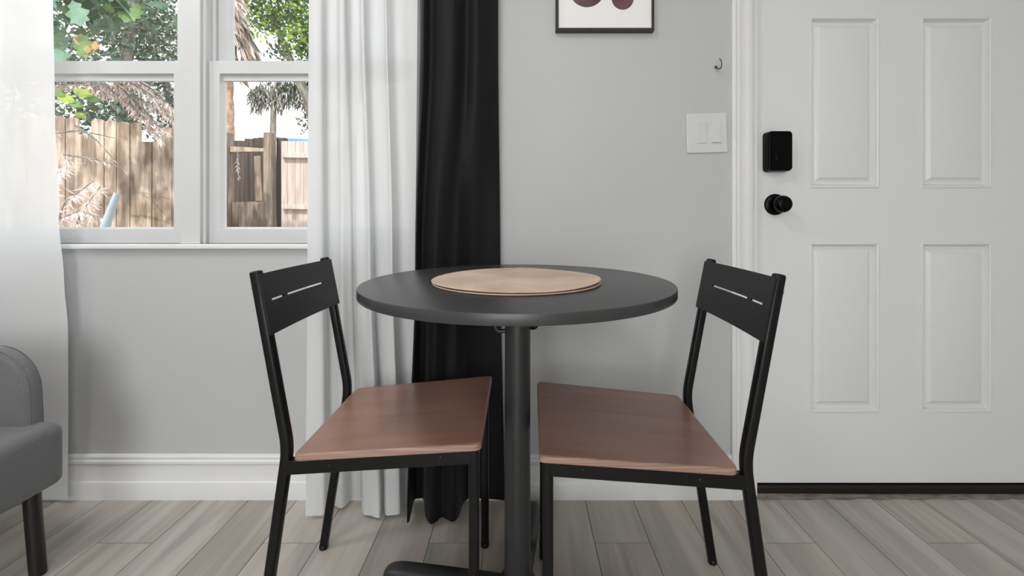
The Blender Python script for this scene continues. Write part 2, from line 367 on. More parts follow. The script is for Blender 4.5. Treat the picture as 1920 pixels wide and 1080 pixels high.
def window(nm, x0, x1):
    fr = nb(); y0, y1 = .012, .10
    f = .010 # narrow outer frame lining the opening
    box(fr, x0, x0+f, y0, y1, WZ0, WZ1); box(fr, x1-f, x1, y0, y1, WZ0, WZ1); box(fr, x0+f, x1-f, y0, y1, WZ1-.03, WZ1); box(fr, x0+f, x1-f, y0+.012, y1, WZ0, WZ0+.004)
    # tracks beside the upper sash
    for xa in (x0+f, x1-f-.010): box(fr, xa, xa+.010, YU-.012, YU+.002, zmeet-.03, WZ1-.03)
    root = struct(nm, fr, M['vinyl'])
    a, b2 = (x0+.0005 if nm == 'window_2' else x0+.010), (x1-.0005 if nm == 'window_1' else x1-.010)
    lo = nb(); rail_frame(lo, a, b2, zbot, zmeet, SW, SW, zg0-zbot-.0, zmeet-zg1, YS, YS+.026, .014)
    box(lo, a+SW, b2-SW, YS+.012, YS+.022, Z(152.5, DS+.014), zg1)
    s = obj('lower_sash', lo, M['vinyl'], root, bevel=.0012, seg=2)
    obj('pane', bx(a+SW-.002, b2-SW+.002, YS+.016, YS+.019, zg0-.004, zg1+.004), M['glass'], s)
    up = nb(); rail_frame(up, x0+.020, x1-.020, zmeet-.030, WZ1-.03, .034, .034, .024, .035, YU, YU+.026, .010)
    s = obj('upper_sash', up, M['vinyl'], root, bevel=.0012)
    obj('pane', bx(x0+.052, x1-.052, YU+.016, YU+.019, zmeet-.008, WZ1-.064), M['glass'], s)
    return root
window('window_1', WX0, mulL); window('window_2', mulR, WX1)
bm = nb(); extrude_profile(bm, [(.10, WZ0-.016), (-.014, WZ0-.016), (-.017, WZ0-.013), (-.017, WZ0-.004), (-.013, WZ0), (.10, WZ0)], WX0-.03, WX1+.03, 'X')
struct('trim_6', bm, M['trim'], smooth=True, angle=25)

# ------------------------------------------------------------------ curtains
def smooth_curve(pts, per=6):
    out = []; n_ = len(pts)
    for i in range(n_-1):
        p0, p1, p2, p3 = pts[max(i-1, 0)], pts[i], pts[i+1], pts[min(i+2, n_-1)]
        for k in range(per):
            t = k/per
            out.append(tuple(.5*((2*p1[c])+(-p0[c]+p2[c])*t+(2*p0[c]-5*p1[c]+4*p2[c]-p3[c])*t*t+(-p0[c]+3*p1[c]-3*p2[c]+p3[c])*t**3) for c in (0, 1)))
    out.append(tuple(pts[-1])); return out
def curtain_mesh(sections, per=6, rows=48, thick=.0):
    """sections: list of (z, [(x, y) ...]) from bottom to top with equal point counts"""
    secs = [(z, smooth_curve(p, per)) for z, p in sections]; n_ = len(secs[0][1]); bm = nb(); grid = []
    zs_ = []
    for (z0, _), (z1, _) in zip(secs, secs[1:]):
        k = max(2, int(rows*(z1-z0)/(secs[-1][0]-secs[0][0]))); zs_ += [(z0+(z1-z0)*i/k) for i in range(k)]
    zs_.append(secs[-1][0])
    for z in zs_:
        for (z0, s0), (z1, s1) in zip(secs, secs[1:]):
            if z <= z1+1e-9: break
        t = (z-z0)/(z1-z0); t = t*t*(3-2*t)
        grid.append([bm.verts.new((a[0]*(1-t)+b_[0]*t, a[1]*(1-t)+b_[1]*t, z)) for a, b_ in zip(s0, s1)])
    for r0, r1 in zip(grid, grid[1:]):
        for i in range(n_-1): bm.faces.new((r0[i], r0[i+1], r1[i+1], r1[i]))
    return bm
def P(px, D): return (X(px, D), D-CD)
def hem(px, py, z=.012): D = DF(py, z); return P(px, D)
ROD = 2.16
wb_ = [hem(*q) for q in ((573, 968), (592, 967), (609, 965), (616, 946), (626, 947), (638, 953), (648, 948), (660, 935), (670, 933), (677, 934), (680, 962), (695, 967), (711, 971), (716, 958), (719, 948), (723, 965), (735, 966), (748, 964), (753, 957), (760, 945), (767, 937), (775, 934))]
wt_ = [P(*q) for q in ((579, 1.29), (590, 1.268), (604, 1.272), (609, 1.30), (620, 1.308), (632, 1.303), (636, 1.272), (643, 1.262), (649, 1.272), (651, 1.30), (663, 1.308), (674, 1.302), (677, 1.268), (684, 1.272), (687, 1.302), (704, 1.312), (720, 1.300), (723, 1.268), (728, 1.275), (742, 1.305), (760, 1.300), (783, 1.268))]
wt_ = [(x, (y-(1.286-CD))*1.1+(1.286-CD)) for x, y in wt_]
wm_ = [((a[0]*.45+b_[0]*.55), (a[1]*.45+b_[1]*.55)) for a, b_ in zip(wb_, wt_)]
cw = obj('white_curtain', curtain_mesh([(.012, wb_), (.80, wm_), (1.6, wt_), (ROD, wt_)], 5, 50), M['white_cloth'], smooth=True, angle=180)
tag(cw, 'white pleated floor-length curtain hanging between the window and the black curtain', 'curtain', 'curtains at the window')
kb_ = [hem(*q) for q in ((763, 981), (768, 975), (776, 940), (784, 935), (794, 937), (797, 965), (806, 982), (818, 978), (828, 970), (838, 974), (850, 978), (860, 968), (868, 945), (880, 935), (905, 935), (928, 936.5), (946, 938.5))]
km_ = [P(*q) for q in ((778, 1.262), (781, 1.25), (784, 1.272), (792, 1.285), (800, 1.277), (806, 1.262), (815, 1.255), (826, 1.262), (838, 1.275), (848, 1.283), (858, 1.288), (868, 1.302), (880, 1.315), (892, 1.322), (908, 1.332), (925, 1.338), (938, 1.343))]
kt_ = [P(*q) for q in ((787.5, 1.305), (791, 1.280), (796, 1.272), (803, 1.296), (812, 1.300), (820, 1.285), (832, 1.268), (844, 1.264), (856, 1.270), (866, 1.292), (876, 1.302), (884, 1.290), (892, 1.280), (902, 1.285), (914, 1.300), (925, 1.318), (934, 1.335))]
ck = obj('black_curtain', curtain_mesh([(.012, kb_), (.75, km_), (1.45, kt_), (ROD, kt_)], 5, 50), M['black_cloth'], smooth=True, angle=180)
tag(ck, 'black blackout curtain hanging on the grey wall behind the round table', 'curtain', 'curtains at the window')
def leftsec(z, edge_px, D, amp, ph):
    pts = []; n_ = 26; x1 = X(edge_px, D); x0 = -2.05
    for i in range(n_):
        t = i/(n_-1); x = x0+(x1-x0)*t
        y = D-CD+amp*math.sin(t*15+ph)*(.5+.5*math.sin(t*5+1)**2)
        pts.append((x+.25*amp*math.cos(t*15+ph), y))
    return pts
secs = [(.015, leftsec(0, 127, 1.325, .010, .3)), (.30, leftsec(0, 128, 1.315, .013, .3)), (.55, leftsec(0, 127, 1.31, .014, .2)), (.70, leftsec(0, 119, 1.305, .015, .1)), (.90, leftsec(0, 108, 1.30, .017, 0)), (1.25, leftsec(0, 100.5, 1.295, .018, 0)), (1.6, leftsec(0, 97, 1.29, .018, 0)), (ROD, leftsec(0, 95, 1.29, .020, 0))]
cs = obj('sheer_curtain', curtain_mesh(secs, 3, 60), M['sheer'], smooth=True, angle=180)
tag(cs, 'translucent white curtain at the left window, hanging behind the grey armchair', 'curtain', 'curtains at the window')
rod = thing('curtain_rod', 'black curtain rod over the window carrying all three curtains', 'curtain rod', (0, -.062, ROD+.012))
bm = nb(); sweep(bm, [(-2.15, 0, 0), (.10, 0, 0)], superell(.011, .011, 2, 20), up=(0, 0, 1)); obj('rod', bm, M['rod'], rod, smooth=True)
for xx in (-2.15, .10):
    bm = nb(); lathe(bm, [(.004, -.02), (.014, -.014), (.019, 0), (.014, .014), (.004, .02)], (xx, 0, 0), 24); obj('finial', bm, M['rod'], rod, smooth=True, angle=60)
for xx in (-2.08, -1.05, .04):
    bm = nb(); box(bm, xx-.008, xx+.008, 0, .062, -.022, -.012); box(bm, xx-.012, xx+.012, .058, .062, -.05, .03); box(bm, xx-.006, xx+.006, -.012, .012, -.018, -.010)
    obj('bracket', bm, M['rod'], rod, bevel=.002)

# ------------------------------------------------------------------ chairs
CL, CWB, CWF = .3735, .168, .1827
UB, VB, ZB, UT, ZT, UFB, VFB, UFF, VFF = -.0126, .1525, .431, -.0813, .787, -.080, .145, .356, .149
HB, HF = .4253, .4526
def ztop(u): return HB+(HF-HB)*u/CL
def make_chair(label, flip=1):
    t = thing('dining_chair', label, 'chair', group='two matching dining chairs at the round table')
    sec = superell(.0105, .0105, 3.6, 24)
    for s in (-1, 1):
        # rear leg and back post: one bent tube
        pts = [(UFB, s*VFB, .004), (UFB*.5+UB*.5, s*(VFB+VB)/2, ZB*.5)]
        a = Vector((UFB, s*VFB, .004)); c = Vector((UB-.004, s*VB, ZB)); d = Vector((UT, s*VB, ZT))
        pa = c+(a-c).normalized()*.03; pd = c+(d-c).normalized()*.03
        pts = [a, a.lerp(pa, .5)]+arc(pa, c, pd, 6)+[pd.lerp(d, .5), d-(d-c).normalized()*.004, d-(d-c).normalized()*.001, d]
        sc = [1]*(len(pts)-2)+[.86, .55]
        bm = nb(); sweep(bm, pts, sec, up=(0, 1, 0), scales=sc); lg = obj('leg', bm, M['frame'], t, smooth=True, angle=50)
        bm = nb(); lathe(bm, [(.0105, 0), (.0115, .002), (.0115, .010), (.0105, .012)], (UFB, s*VFB, 0), 20); obj('foot_cap', bm, M['legblack'], lg, smooth=True)
        bm = nb(); z1 = ztop(UFF)-.0155
        sweep(bm, [(UFF, s*VFF, .004), (UFF, s*VFF, z1*.5), (UFF, s*VFF, z1-.001)], sec, up=(0, 1, 0)); lg = obj('leg', bm, M['frame'], t, smooth=True, angle=50)
        bm = nb(); lathe(bm, [(.0105, 0), (.0115, .002), (.0115, .010), (.0105, .012)], (UFF, s*VFF, 0), 20); obj('foot_cap', bm, M['legblack'], lg, smooth=True)
    bm = nb()
    def zz(u): return (ztop(u)-.0155+.381+.018*u/UFF)/2
    def bar(p, q, wd):
        p, q = Vector(p), Vector(q); t_ = (q-p).normalized(); sd = Vector((t_.y, -t_.x, 0))*wd/2; vv = []
        for e in (p, q):
            zt_, zb_ = ztop(e.x)-.0152, .381+.018*max(e.x, 0)/UFF
            vv.append([bm.verts.new(c) for c in ((e.x+sd.x, e.y+sd.y, zb_), (e.x-sd.x, e.y-sd.y, zb_), (e.x-sd.x, e.y-sd.y, zt_), (e.x+sd.x, e.y+sd.y, zt_))])
        for i in range(4): bm.faces.new((vv[0][i], vv[0][(i+1) % 4], vv[1][(i+1) % 4], vv[1][i]))
        bm.faces.new(vv[0]); bm.faces.new(vv[1][::-1])
    for s in (-1, 1): bar((UB-.004, s*VB, 0), (UFF, s*VFF, 0), .020)
    bar((UFF, -VFF+.006, 0), (UFF, VFF-.006, 0), .018); bar((.016, -VB+.004, 0), (.016, VB-.004, 0), .018)
    fr = obj('seat_frame', bm, M['frame'], t, bevel=.0025, seg=2)
    for u in (.07, .29):
        for s in (-1, 1):
            bm = nb(); lathe(bm, [(.003, .0), (.003, .0012), (.0015, .002)], (0, 0, 0), 12, 'Y'); o = obj('screw', bm, M['bolt'], fr, smooth=True)
            o.location = (u, s*(VB-.0035*u/UFF+.0098), zz(u)); o.rotation_euler = (0, 0, 0 if s < 0 else math.pi)
    # seat: rounded trapezoid of plywood, darker stained top, rubbed edge
    cor = [(0, -CWB, .014), (CL, -CWF, .016), (CL, CWF, .010), (0, CWB, .018)]; out = []
    for i, (x, y, r) in enumerate(cor):
        p = Vector((x, y)); a = Vector(cor[i-1][:2]); c = Vector(cor[(i+1) % 4][:2])
        pa, pc = p+(a-p).normalized()*r, p+(c-p).normalized()*r
        out += [tuple(q) for q in arc(pa.to_3d(), p.to_3d(), pc.to_3d(), 7)]
    bm = nb(); th = .0145; rings = []
    cx, cy = CL/2, 0
    for ins, dz, in ((.0022, -th), (0, -th+.0018), (0, -.0035), (.0008, -.0016), (.0030, -.0002), (.0050, 0)):
        rings.append([bm.verts.new((cx+(x-cx)*(1-ins/.17), y*(1-ins/.17), ztop(x)+dz)) for x, y, _ in out])
    n_ = len(out)
    for k, (r0, r1) in enumerate(zip(rings, rings[1:])):
        for i in range(n_):
            f = bm.faces.new((r0[i], r0[(i+1) % n_], r1[(i+1) % n_], r1[i])); f.material_index = 1 if k < 4 else 0
    f = bm.faces.new(rings[-1]); f = bm.faces.new(rings[0][::-1])
    obj('seat', bm, [M['seat'], M['seat_edge']], t, smooth=True, angle=50)
    # curved backrest plate with two slots
    z0, z1, zs0, zs1 = .660, .7815, .7240, .7282
    V = .1635; vs = sorted(set([-V+2*V*i/28 for i in range(29)]+[-.135*flip, -.084*flip, -.070*flip, .100*flip])); bm = nb(); grid = []
    nrows = [z0, z0+.004, .69, zs0, zs1, .755, z1-.004, z1]
    for z in nrows:
        row = []
        for v_ in vs:
            lean = (UT-UB)/(ZT-ZB)*(z-ZB)
            bow = -.006*(1-(v_/V)**2)**1.0
            u = UB+.0125+lean+bow
            row.append(bm.verts.new((u, v_*(1 if z0 < z < z1 else .994), z)))
        grid.append(row)
    for j, (r0, r1) in enumerate(zip(grid, grid[1:])):
        for i in range(len(vs)-1):
            m_ = (vs[i]+vs[i+1])/2
            if nrows[j] == zs0 and (-.070 < m_*flip < .100 or -.135 < m_*flip < -.084): continue
            bm.faces.new((r0[i], r0[i+1], r1[i+1], r1[i]))
    bmesh.ops.recalc_face_normals(bm, faces=bm.faces[:])
    bmesh.ops.solidify(bm, geom=bm.faces[:], thickness=.005)
    o = obj('backrest', bm, M['panel'], t, smooth=True, angle=40)
    for s in (-1, 1):
        for z in (.690, .752):
            bm = nb(); lathe(bm, [(.0042, 0), (.0042, .002), (.0028, .0038), (.0012, .0042)], (0, 0, 0), 14)
            u = UB+(UT-UB)/(ZT-ZB)*(z-ZB)-.0100
            bl = obj('bolt', bm, M['bolt'], t, smooth=True); bl.location = (u, s*VB, z); bl.rotation_euler = (0, math.radians(-90-11), 0)
    return t
c1 = make_chair('black metal chair with brown seat, left of the round table on the curtain side')
c1.location = (-.4519, 1.0069-CD, 0); c1.rotation_euler = (0, 0, .0096)
c2 = make_chair('black metal chair with brown seat, right of the table beside the door', -1)
c2.location = (.4126, .9593-CD, 0); c2.rotation_euler = (0, 0, 3.1132)

# ------------------------------------------------------------------ round table
TX, TY, TR = -.0072, .9802-CD, .3468
tb = thing('round_table', 'dark grey round pedestal table standing between the two brown-seated chairs', 'table', (TX, TY, 0))
bm = nb(); lathe(bm, [(TR-.0025, .7300), (TR-.0006, .7304), (TR, .7318), (TR, .7482), (TR-.0006, .7495), (TR-.0020, .7500)], (0, 0, 0), 160)
obj('tabletop', bm, M['table'], tb, smooth=True, angle=32)
bm = nb(); lathe(bm, [(.032, .03), (.0315, .06), (.0302, .10), (.0295, .4), (.0295, .722)], (0, 0, 0), 40); obj('column', bm, M['column'], tb, smooth=True)
bm = nb(); box(bm, -.13, .13, -.02, .02, .722, .730); box(bm, -.02, .02, -.13, .13, .722, .7295); obj('mounting_plate', bm, M['column'], tb, bevel=.002)
for s, dx, zz_ in ((-1, .052, .632), (1, .046, .640)):
    bm = nb(); pts = arc((s*.026, 0, zz_+.004), (s*dx, 0, zz_-.006), (s*dx, -.0, zz_+.022), 8); pts = [(p[0], p[1]-.004, p[2]) for p in pts]
    sweep(bm, pts, superell(.0048, .0048, 2, 14), up=(0, 1, 0)); lathe(bm, [(.003, -.005), (.0072, -.002), (.0072, .003), (.003, .005)], (s*dx, -.004, zz_+.024), 16)
    obj('bag_hook', bm, M['lock' if s > 0 else 'column'], tb, smooth=True, angle=60)
FOOT_TURN = math.radians(-8.5)
ft = []
for k in range(4):
    a = FOOT_TURN+k*math.pi/2
    bm = nb(); L = .325 if k in (0, 2) else .30; prof = []
    n_ = 16; pts = []; sc = []
    pts = [(.0, 0, .033), (.10, 0, .0335), (.20, 0, .0335), (L-.05, 0, .0330)]; sc = [1, 1, 1, 1]
    for i in range(1, 8):
        t_ = i/7*math.pi/2; pts.append((L-.05+.05*math.sin(t_), 0, .033)); sc.append(max(.12, math.cos(t_)**.55))
    sweep(bm, pts, superell(.027, .0265, 2.6, 24), up=(0, 1, 0), scales=sc)
    bmesh.ops.rotate(bm, verts=bm.verts[:], cent=(0, 0, 0), matrix=Matrix.Rotation(a, 3, 'Z'))
    fo = obj('foot', bm, M['column'], tb, smooth=True, angle=60)
    bm = nb(); lathe(bm, [(.012, 0), (.014, .002), (.014, .010)], ((L-.04)*math.cos(a), (L-.04)*math.sin(a), 0), 20); obj('glide', bm, M['legblack'], fo, smooth=True)
bm = nb(); lathe(bm, [(.045, .008), (.047, .02), (.047, .05), (.040, .064), (.030, .068)], (0, 0, 0), 40); obj('hub', bm, M['column'], tb, smooth=True)

# ------------------------------------------------------------------ two woven placemats
def placemat(label, cx, cy, z, R, wob, rot):
    prof = []; n_ = 26; th = .0038
    prof.append((.002, 0)); prof.append((R-.003, 0)); prof.append((R, th*.5)); 
    for i in range(n_*2+1):
        r = (R-.0012)*(1-i/(n_*2)); prof.append((max(r, .0006), th*(.86+.14*(1 if i % 2 else -1))))
    bm = nb(); lathe(bm, prof, (0, 0, 0), 110, wob=wob); o = obj('placemat', bm, M['mat'], smooth=True, angle=80); o.location = (cx, cy, z); o.rotation_euler = (0, 0, rot)
    return tag(o, label, 'placemat', 'woven placemats on the table')
RM = .1885
def topwob(x, y): return .0018*(math.cos(3*math.atan2(y, x)+.6)+1)*min(1, math.hypot(x, y)/.19)**3*(1 if x > 0 else .35)
mD = .962
placemat('beige round woven placemat lying directly on the tabletop, under the other placemat', X(969, mD), mD-CD-.002, .7502, RM-.001, lambda x, y: .0, .4)
placemat('beige round woven placemat on top of the pair, slightly curled edge', X(968, mD), mD-CD, .7545, RM, topwob, 0)

# ------------------------------------------------------------------ armchair at the left edge
SX = -1.178
ac = thing('armchair', 'grey fabric armchair with black legs in front of the white sheer curtain', 'armchair', (SX-.33, -.62, 0))
ax, ay = SX-.33, -.62
def rbox(name, x0, x1, y0, y1, z0, z1, r, m, parent, seg=6, sub=0):
    bm = nb(); box(bm, x0-ax, x1-ax, y0-ay, y1-ay, z0, z1); o = obj(name, bm, m, parent, bevel=r, seg=seg); return o
yf = 1.112-CD      # far side
yn = yf-.70
# seat block with softly rounded front corners
bm = nb(); box(bm, SX-.62-ax, SX-ax, yn-ay, yf-ay, .215, .372)
bmesh.ops.bevel(bm, geom=[e for e in bm.edges if abs(e.verts[0].co.z-e.verts[1].co.z) > .1], offset=.034, segments=8, affect='EDGES', profile=.5)
bmesh.ops.bevel(bm, geom=[e for e in bm.edges if e.verts[0].co.z > .37 and e.verts[1].co.z > .37 and len(e.link_faces) == 2 and abs(e.link_faces[0].normal.z-e.link_faces[1].normal.z) > .5], offset=.030, segments=6, affect='EDGES', profile=.5)
bmesh.ops.bevel(bm, geom=[e for e in bm.edges if e.verts[0].co.z < .22 and e.verts[1].co.z < .22 and abs(e.link_faces[0].normal.z-e.link_faces[1].normal.z) > .5], offset=.016, segments=4, affect='EDGES', profile=.5)
obj('seat', bm, M['sofa'], ac, smooth=True, angle=60)
def arm(y0, y1):
    xe = X(77, 1.095); R = .105; zt = .5655; z0 = .355; out = []
    out = [(xe-.585, z0), (xe+.006, z0)]
    for i in range(13):
        a = i/12*math.pi/2; out.append((xe-R+.001+R*math.cos(a)-.004*math.sin(a), zt-R*1.05+R*1.05*math.sin(a)))
    out += [(xe-.42, zt+.004), (xe-.585, zt+.012)]
    bm = nb(); rings = []; e = .016
    for k, (yy, s_) in enumerate(((y0, .91), (y0+e*.35, .965), (y0+e, 1), (y1-e, 1), (y1-e*.35, .965), (y1, .91))):
        cx_, cz_ = xe-.30, z0
        rings.append([bm.verts.new((cx_+(x-cx_)*(1-(1-s_)*.55)-ax, yy-ay, cz_+(z-cz_)*(1-(1-s_)*.9))) for x, z in out])
    n_ = len(out)
    for r0, r1 in zip(rings, rings[1:]):
        for i in range(n_): bm.faces.new((r0[i], r0[(i+1) % n_], r1[(i+1) % n_], r1[i]))
    bm.faces.new(rings[0]); bm.faces.new(rings[-1][::-1])
    o = obj('armrest', bm, M['sofa'], ac, smooth=True, angle=70)
    # seam cord round the inner and outer face
    for yy in (y0+e*.6, y1-e*.6):
        bm = nb(); k = .985; cx_, cz_ = xe-.30, z0
        sweep(bm, [(cx_+(x-cx_)*k+.0005-ax, yy-ay, cz_+(z-cz_)*k+.0012) for x, z in out[1:-2]], superell(.0016, .0016, 2, 8), up=(0, 1, 0)); obj('seam', bm, M['sofa'], o, smooth=True)
arm(yf-.050, yf-.004); arm(yn-.004, yn+.044)
rbox('backrest', SX-.68, SX-.56, yn-.004, yf+.004, .30, .74, .045, M['sofa'], ac)
for (lx, ly, s) in ((SX-.036, 1.066-CD, 1), (SX-.036, yn+.05, 1), (SX-.56, 1.066-CD, -1), (SX-.56, yn+.05, -1)):
    bm = nb(); sweep(bm, [(lx-ax-s*.014, ly-ay, .225), (lx-ax-s*.005, ly-ay, .11), (lx-ax+s*.004, ly-ay, 0)], superell(.0165, .0165, 2, 28), up=(0, 1, 0), scales=[1.02, 1.0, .98])
    obj('leg', bm, M['legblack'], ac, smooth=True)

# ------------------------------------------------------------------ wall things
sp = thing('light_switch', 'white two-gang rocker light switch plate on grey wall beside the door', 'light switch', (X(1325.3, CD-.005), -.0001, Z(249, CD-.005)))
sp.rotation_euler = (0, math.radians(-1.6), 0)
bm = nb(); box(bm, -.0645, .0645, -.0055, 0, -.0635, .0635); obj('plate', bm, M['plastic'], sp, bevel=.0025, seg=3)
for k, xc in enumerate((-.0165, .0285)):
    bm = nb(); box(bm, xc-.0170, xc+.0170, -.0068, -.004, -.034, .0335); fr_ = obj('rocker_frame', bm, M['plastic'], sp, bevel=.0008)
    bm = nb(); pr = [(-.0060, -.0315), (-.0115 if k else -.0085, -.0315), (-.0072, .002), (-.0085 if k else -.0105, .0312), (-.006, .0312)]
    extrude_profile(bm, pr, xc-.0150, xc+.0150, 'X'); obj('rocker', bm, M['plastic'], fr_, bevel=.0005)
    for zc in (-.0485, .0485):
        bm = nb(); lathe(bm, [(.0022, .0050), (.0022, .0062), (.0010, .0066)], (xc, 0, zc), 14, 'Y'); obj('screw', bm, M['plastic'], sp, smooth=True)
bm = nb(); hp = [(1342, 126, 0), (1344, 126.5, -.010), (1348, 129.5, -.022), (1352, 127, -.030), (1353, 120, -.034), (1352, 114, -.034), (1349, 110, -.031)]
hc = (X(1342, CD), 0, Z(126, CD))
pts = [Vector((X(a, CD+y)-hc[0], y, Z(b_, CD+y)-hc[2])) for a, b_, y in hp]
fine = []
for i in range(len(pts)-1):
    p0, p1, p2, p3 = pts[max(i-1, 0)], pts[i], pts[i+1], pts[min(i+2, len(pts)-1)]
    for k in range(4):
        t = k/4; fine.append(.5*((2*p1)+(p2-p0)*t+(2*p0-5*p1+4*p2-p3)*t*t+(3*p1-p0-3*p2+p3)*t**3))
fine.append(pts[-1])
sweep(bm, fine, superell(.0019, .0019, 2, 12), up=(.3, .2, 1)); lathe(bm, [(.005, 0), (.005, .0015), (.003, .003)], (0, 0, 0), 16, 'Y')
ho = obj('wall_hook', bm, M['hook'], smooth=True, angle=60); ho.location = hc
tag(ho, 'small grey metal cup hook screwed in the wall above the light switch', 'hook')

# framed art print
FD = CD-.020
fx0, fx1, fz0 = X(1042, FD), X(1227, FD), Z(57.5, FD); fz1 = fz0+.42
pf = thing('framed_print', 'white art print with dark maroon round shapes in thin black frame on wall', 'picture', ((fx0+fx1)/2, 0, fz0))
hw = (fx1-fx0)/2; hh = fz1-fz0; ww = .0075
bm = nb(); box(bm, -hw, -hw+ww, -.020, 0, 0, hh); box(bm, hw-ww, hw, -.020, 0, 0, hh); box(bm, -hw+ww, hw-ww, -.020, 0, 0, ww*1.25); box(bm, -hw+ww, hw-ww, -.020, 0, hh-ww, hh)
obj('frame', bm, M['pframe'], pf, bevel=.0008)
bm = nb(); box(bm, -hw+ww, -hw+ww+.0025, -.0165, 0, ww, hh-ww); obj('frame_lip', bm, M['plip'], pf)
bm = nb(); box(bm, -hw+ww, hw-ww, -.0125, -.008, ww, hh-ww); pp = obj('print', bm, M['paper'], pf)
am = mat('art_maroon', '4e3138', .6, c2='6b4c51', vscale=(9, 9, 14), detail=2)
PD = CD-.0126
for (cx_, cy_, r_) in ((1100.5, -19.6, 33.2), (1167.5, -2.2, 20.5), (1133, -90, 40)):
    bm = nb(); rr = r_*PD/F; lathe(bm, [(rr, 0), (rr, .0003)], (X(cx_, PD)-(fx0+fx1)/2, -.0125, Z(cy_, PD)-fz0), 48, 'Y'); obj('printed_disc', bm, am, pp)

# ceiling lights (out of view): one inferred from the shadows, two added as fill
for i, (x, y) in enumerate(((-.65, -1.15), (1.0, -3.0), (-1.85, -.82))):
    t = thing('unseen_ceiling_light', ('square flush ceiling light over the front of the table', 'added square flush fill light towards the rear right of the room', 'added square flush fill light above the grey armchair')[i], 'lamp', (x, y, H))
    bm = nb(); box(bm, -.20, .20, -.20, .20, -.06, 0); obj('housing', bm, M['trim'], t, bevel=.006)
# ------------------------------------------------------------------ outdoors
M['picket'] = mat('weathered_picket', '8d7b6b', .85, c2='c4b3a2', vscale=(16, 16, 1.6), detail=6, dist=.8, bump=.6, bscale=(90, 90, 7))
def weather(m, sc, dark, lo=.42, hi=.58):   # blotchy weather stains over the grain
    n = m.node_tree.nodes; l = m.node_tree.links; b = n['Principled BSDF']; src = b.inputs['Base Color'].links[0].from_socket
    t = n.new('ShaderNodeTexCoord'); mp = n.new('ShaderNodeMapping'); mp.inputs['Scale'].default_value = sc; z = n.new('ShaderNodeTexNoise'); z.inputs['Scale'].default_value = 1; z.inputs['Detail'].default_value = 5
    r = n.new('ShaderNodeValToRGB'); r.color_ramp.elements[0].position = lo; r.color_ramp.elements[1].position = hi; r.color_ramp.elements[0].color = dark+(1,); r.color_ramp.elements[1].color = (1.05, 1.05, 1.05, 1)
    mx = n.new('ShaderNodeMix'); mx.data_type = 'RGBA'; mx.blend_type = 'MULTIPLY'; mx.inputs[0].default_value = 1
    l.new(t.outputs['Object'], mp.inputs[0]); l.new(mp.outputs[0], z.inputs['Vector']); l.new(z.outputs['Fac'], r.inputs[0]); l.new(src, mx.inputs[6]); l.new(r.outputs[0], mx.inputs[7]); l.new(mx.outputs[2], b.inputs['Base Color'])
weather(M['picket'], (9, 9, 3.2), (.52, .47, .44))
M['picket2'] = mat('grey_picket', '75695d', .85, c2='a39382', vscale=(30, 30, 2.5), detail=5, dist=.6, bump=.6, bscale=(90, 90, 7))
weather(M['picket2'], (9, 9, 3), (.6, .57, .55))
M['gatewood'] = mat('new_gate_wood', 'b3a199', .8, c2='d0c2bb', vscale=(30, 30, 2), detail=4, bump=.4, bscale=(70, 70, 6))
M['darkwood'] = mat('dark_board', '3f3833', .9, c2='5c5148', vscale=(40, 40, 2), detail=4)
M['bark'] = mat('tree_bark', '8f7562', .95, c2='c4a38a', vscale=(22, 22, 14), detail=6, bump=1, bscale=(60, 60, 40))
M['greybark'] = mat('grey_bark', '6a655e', .95, c2='9d978d', vscale=(18, 18, 7), detail=6, bump=1, bscale=(50, 50, 20))
M['tarp'] = mat('blue_tarp', '2f63b5', .5, c2='4b86d6', vscale=(12, 12, 12))
M['pipe'] = mat('pale_pipe', '9aa6ad', .4, var=.05)
M['soil'] = mat('yard_soil', '8a7a66', .95, c2='a89a82', vscale=(3, 3, 3), detail=6, bump=.6, bscale=(20, 20, 20))
struct('ground', bx(-14, 14, .141, 26, -.35, -.2), M['soil'])
GZ = -.2
def picket(bm, x0, x1, y, z1, z0=GZ, th=.018, round_=True, jit=0):
    w_ = x1-x0; xc = (x0+x1)/2; n_ = 8; pts = [(x0, z0), (x1, z0)]
    if round_:
        r = w_*.38
        for i in range(n_+1):
            a = i/n_*math.pi; pts.append((xc+w_/2*math.cos(a), z1-r+r*math.sin(a)**.7 if 0 < i < n_ else z1-r))
    else: pts += [(x1, z1+jit), (x0, z1-jit)]
    f = [bm.verts.new((a, y, c)) for a, c in pts]; b2 = [bm.verts.new((a, y+th, c)) for a, c in pts]; m_ = len(pts)
    for i in range(m_): bm.faces.new((f[i], f[(i+1) % m_], b2[(i+1) % m_], b2[i]))
    bm.faces.new(f); bm.faces.new(b2[::-1])
# near picket fence seen in the left window
FDp = 4.0; fy = FDp-CD
fence = thing('picket_fence', 'weathered wooden picket fence with rounded tops seen through left window', 'fence', (-3.8, fy, GZ))
def put(o, root):   # keep world coordinates of the mesh while parented
    o.location = -root.location; return o
pk = [(100, 121.5, 217), (122.5, 145, 219), (146, 170.5, 252), (171.5, 195, 223), (196, 217.5, 225), (218.5, 242.5, 228), (243.5, 262, 229), (263, 284.5, 266), (285.5, 301, 265), (302, 322.5, 238), (323, 346, 232), (347, 370, 236), (371, 394, 231)]
x_ = 99
for i in range(12): pk.insert(0, (x_-23.5-1, x_-1, 218+random.uniform(-3, 6))); x_ -= 24.5
for i, (a, b_, t_) in enumerate(pk):
    bm = nb(); picket(bm, X(a+.1, FDp), X(b_-.1, FDp), fy+random.uniform(-.009, .009), Z(t_, FDp), round_=t_ < 240)
    put(obj('picket', bm, M['picket'], fence), fence)
for zc in (.25, 1.35):
    bm = nb(); box(bm, X(-200, FDp), X(394, FDp), fy+.028, fy+.065, zc-.045, zc+.045); put(obj('rail', bm, M['picket2'], fence), fence)
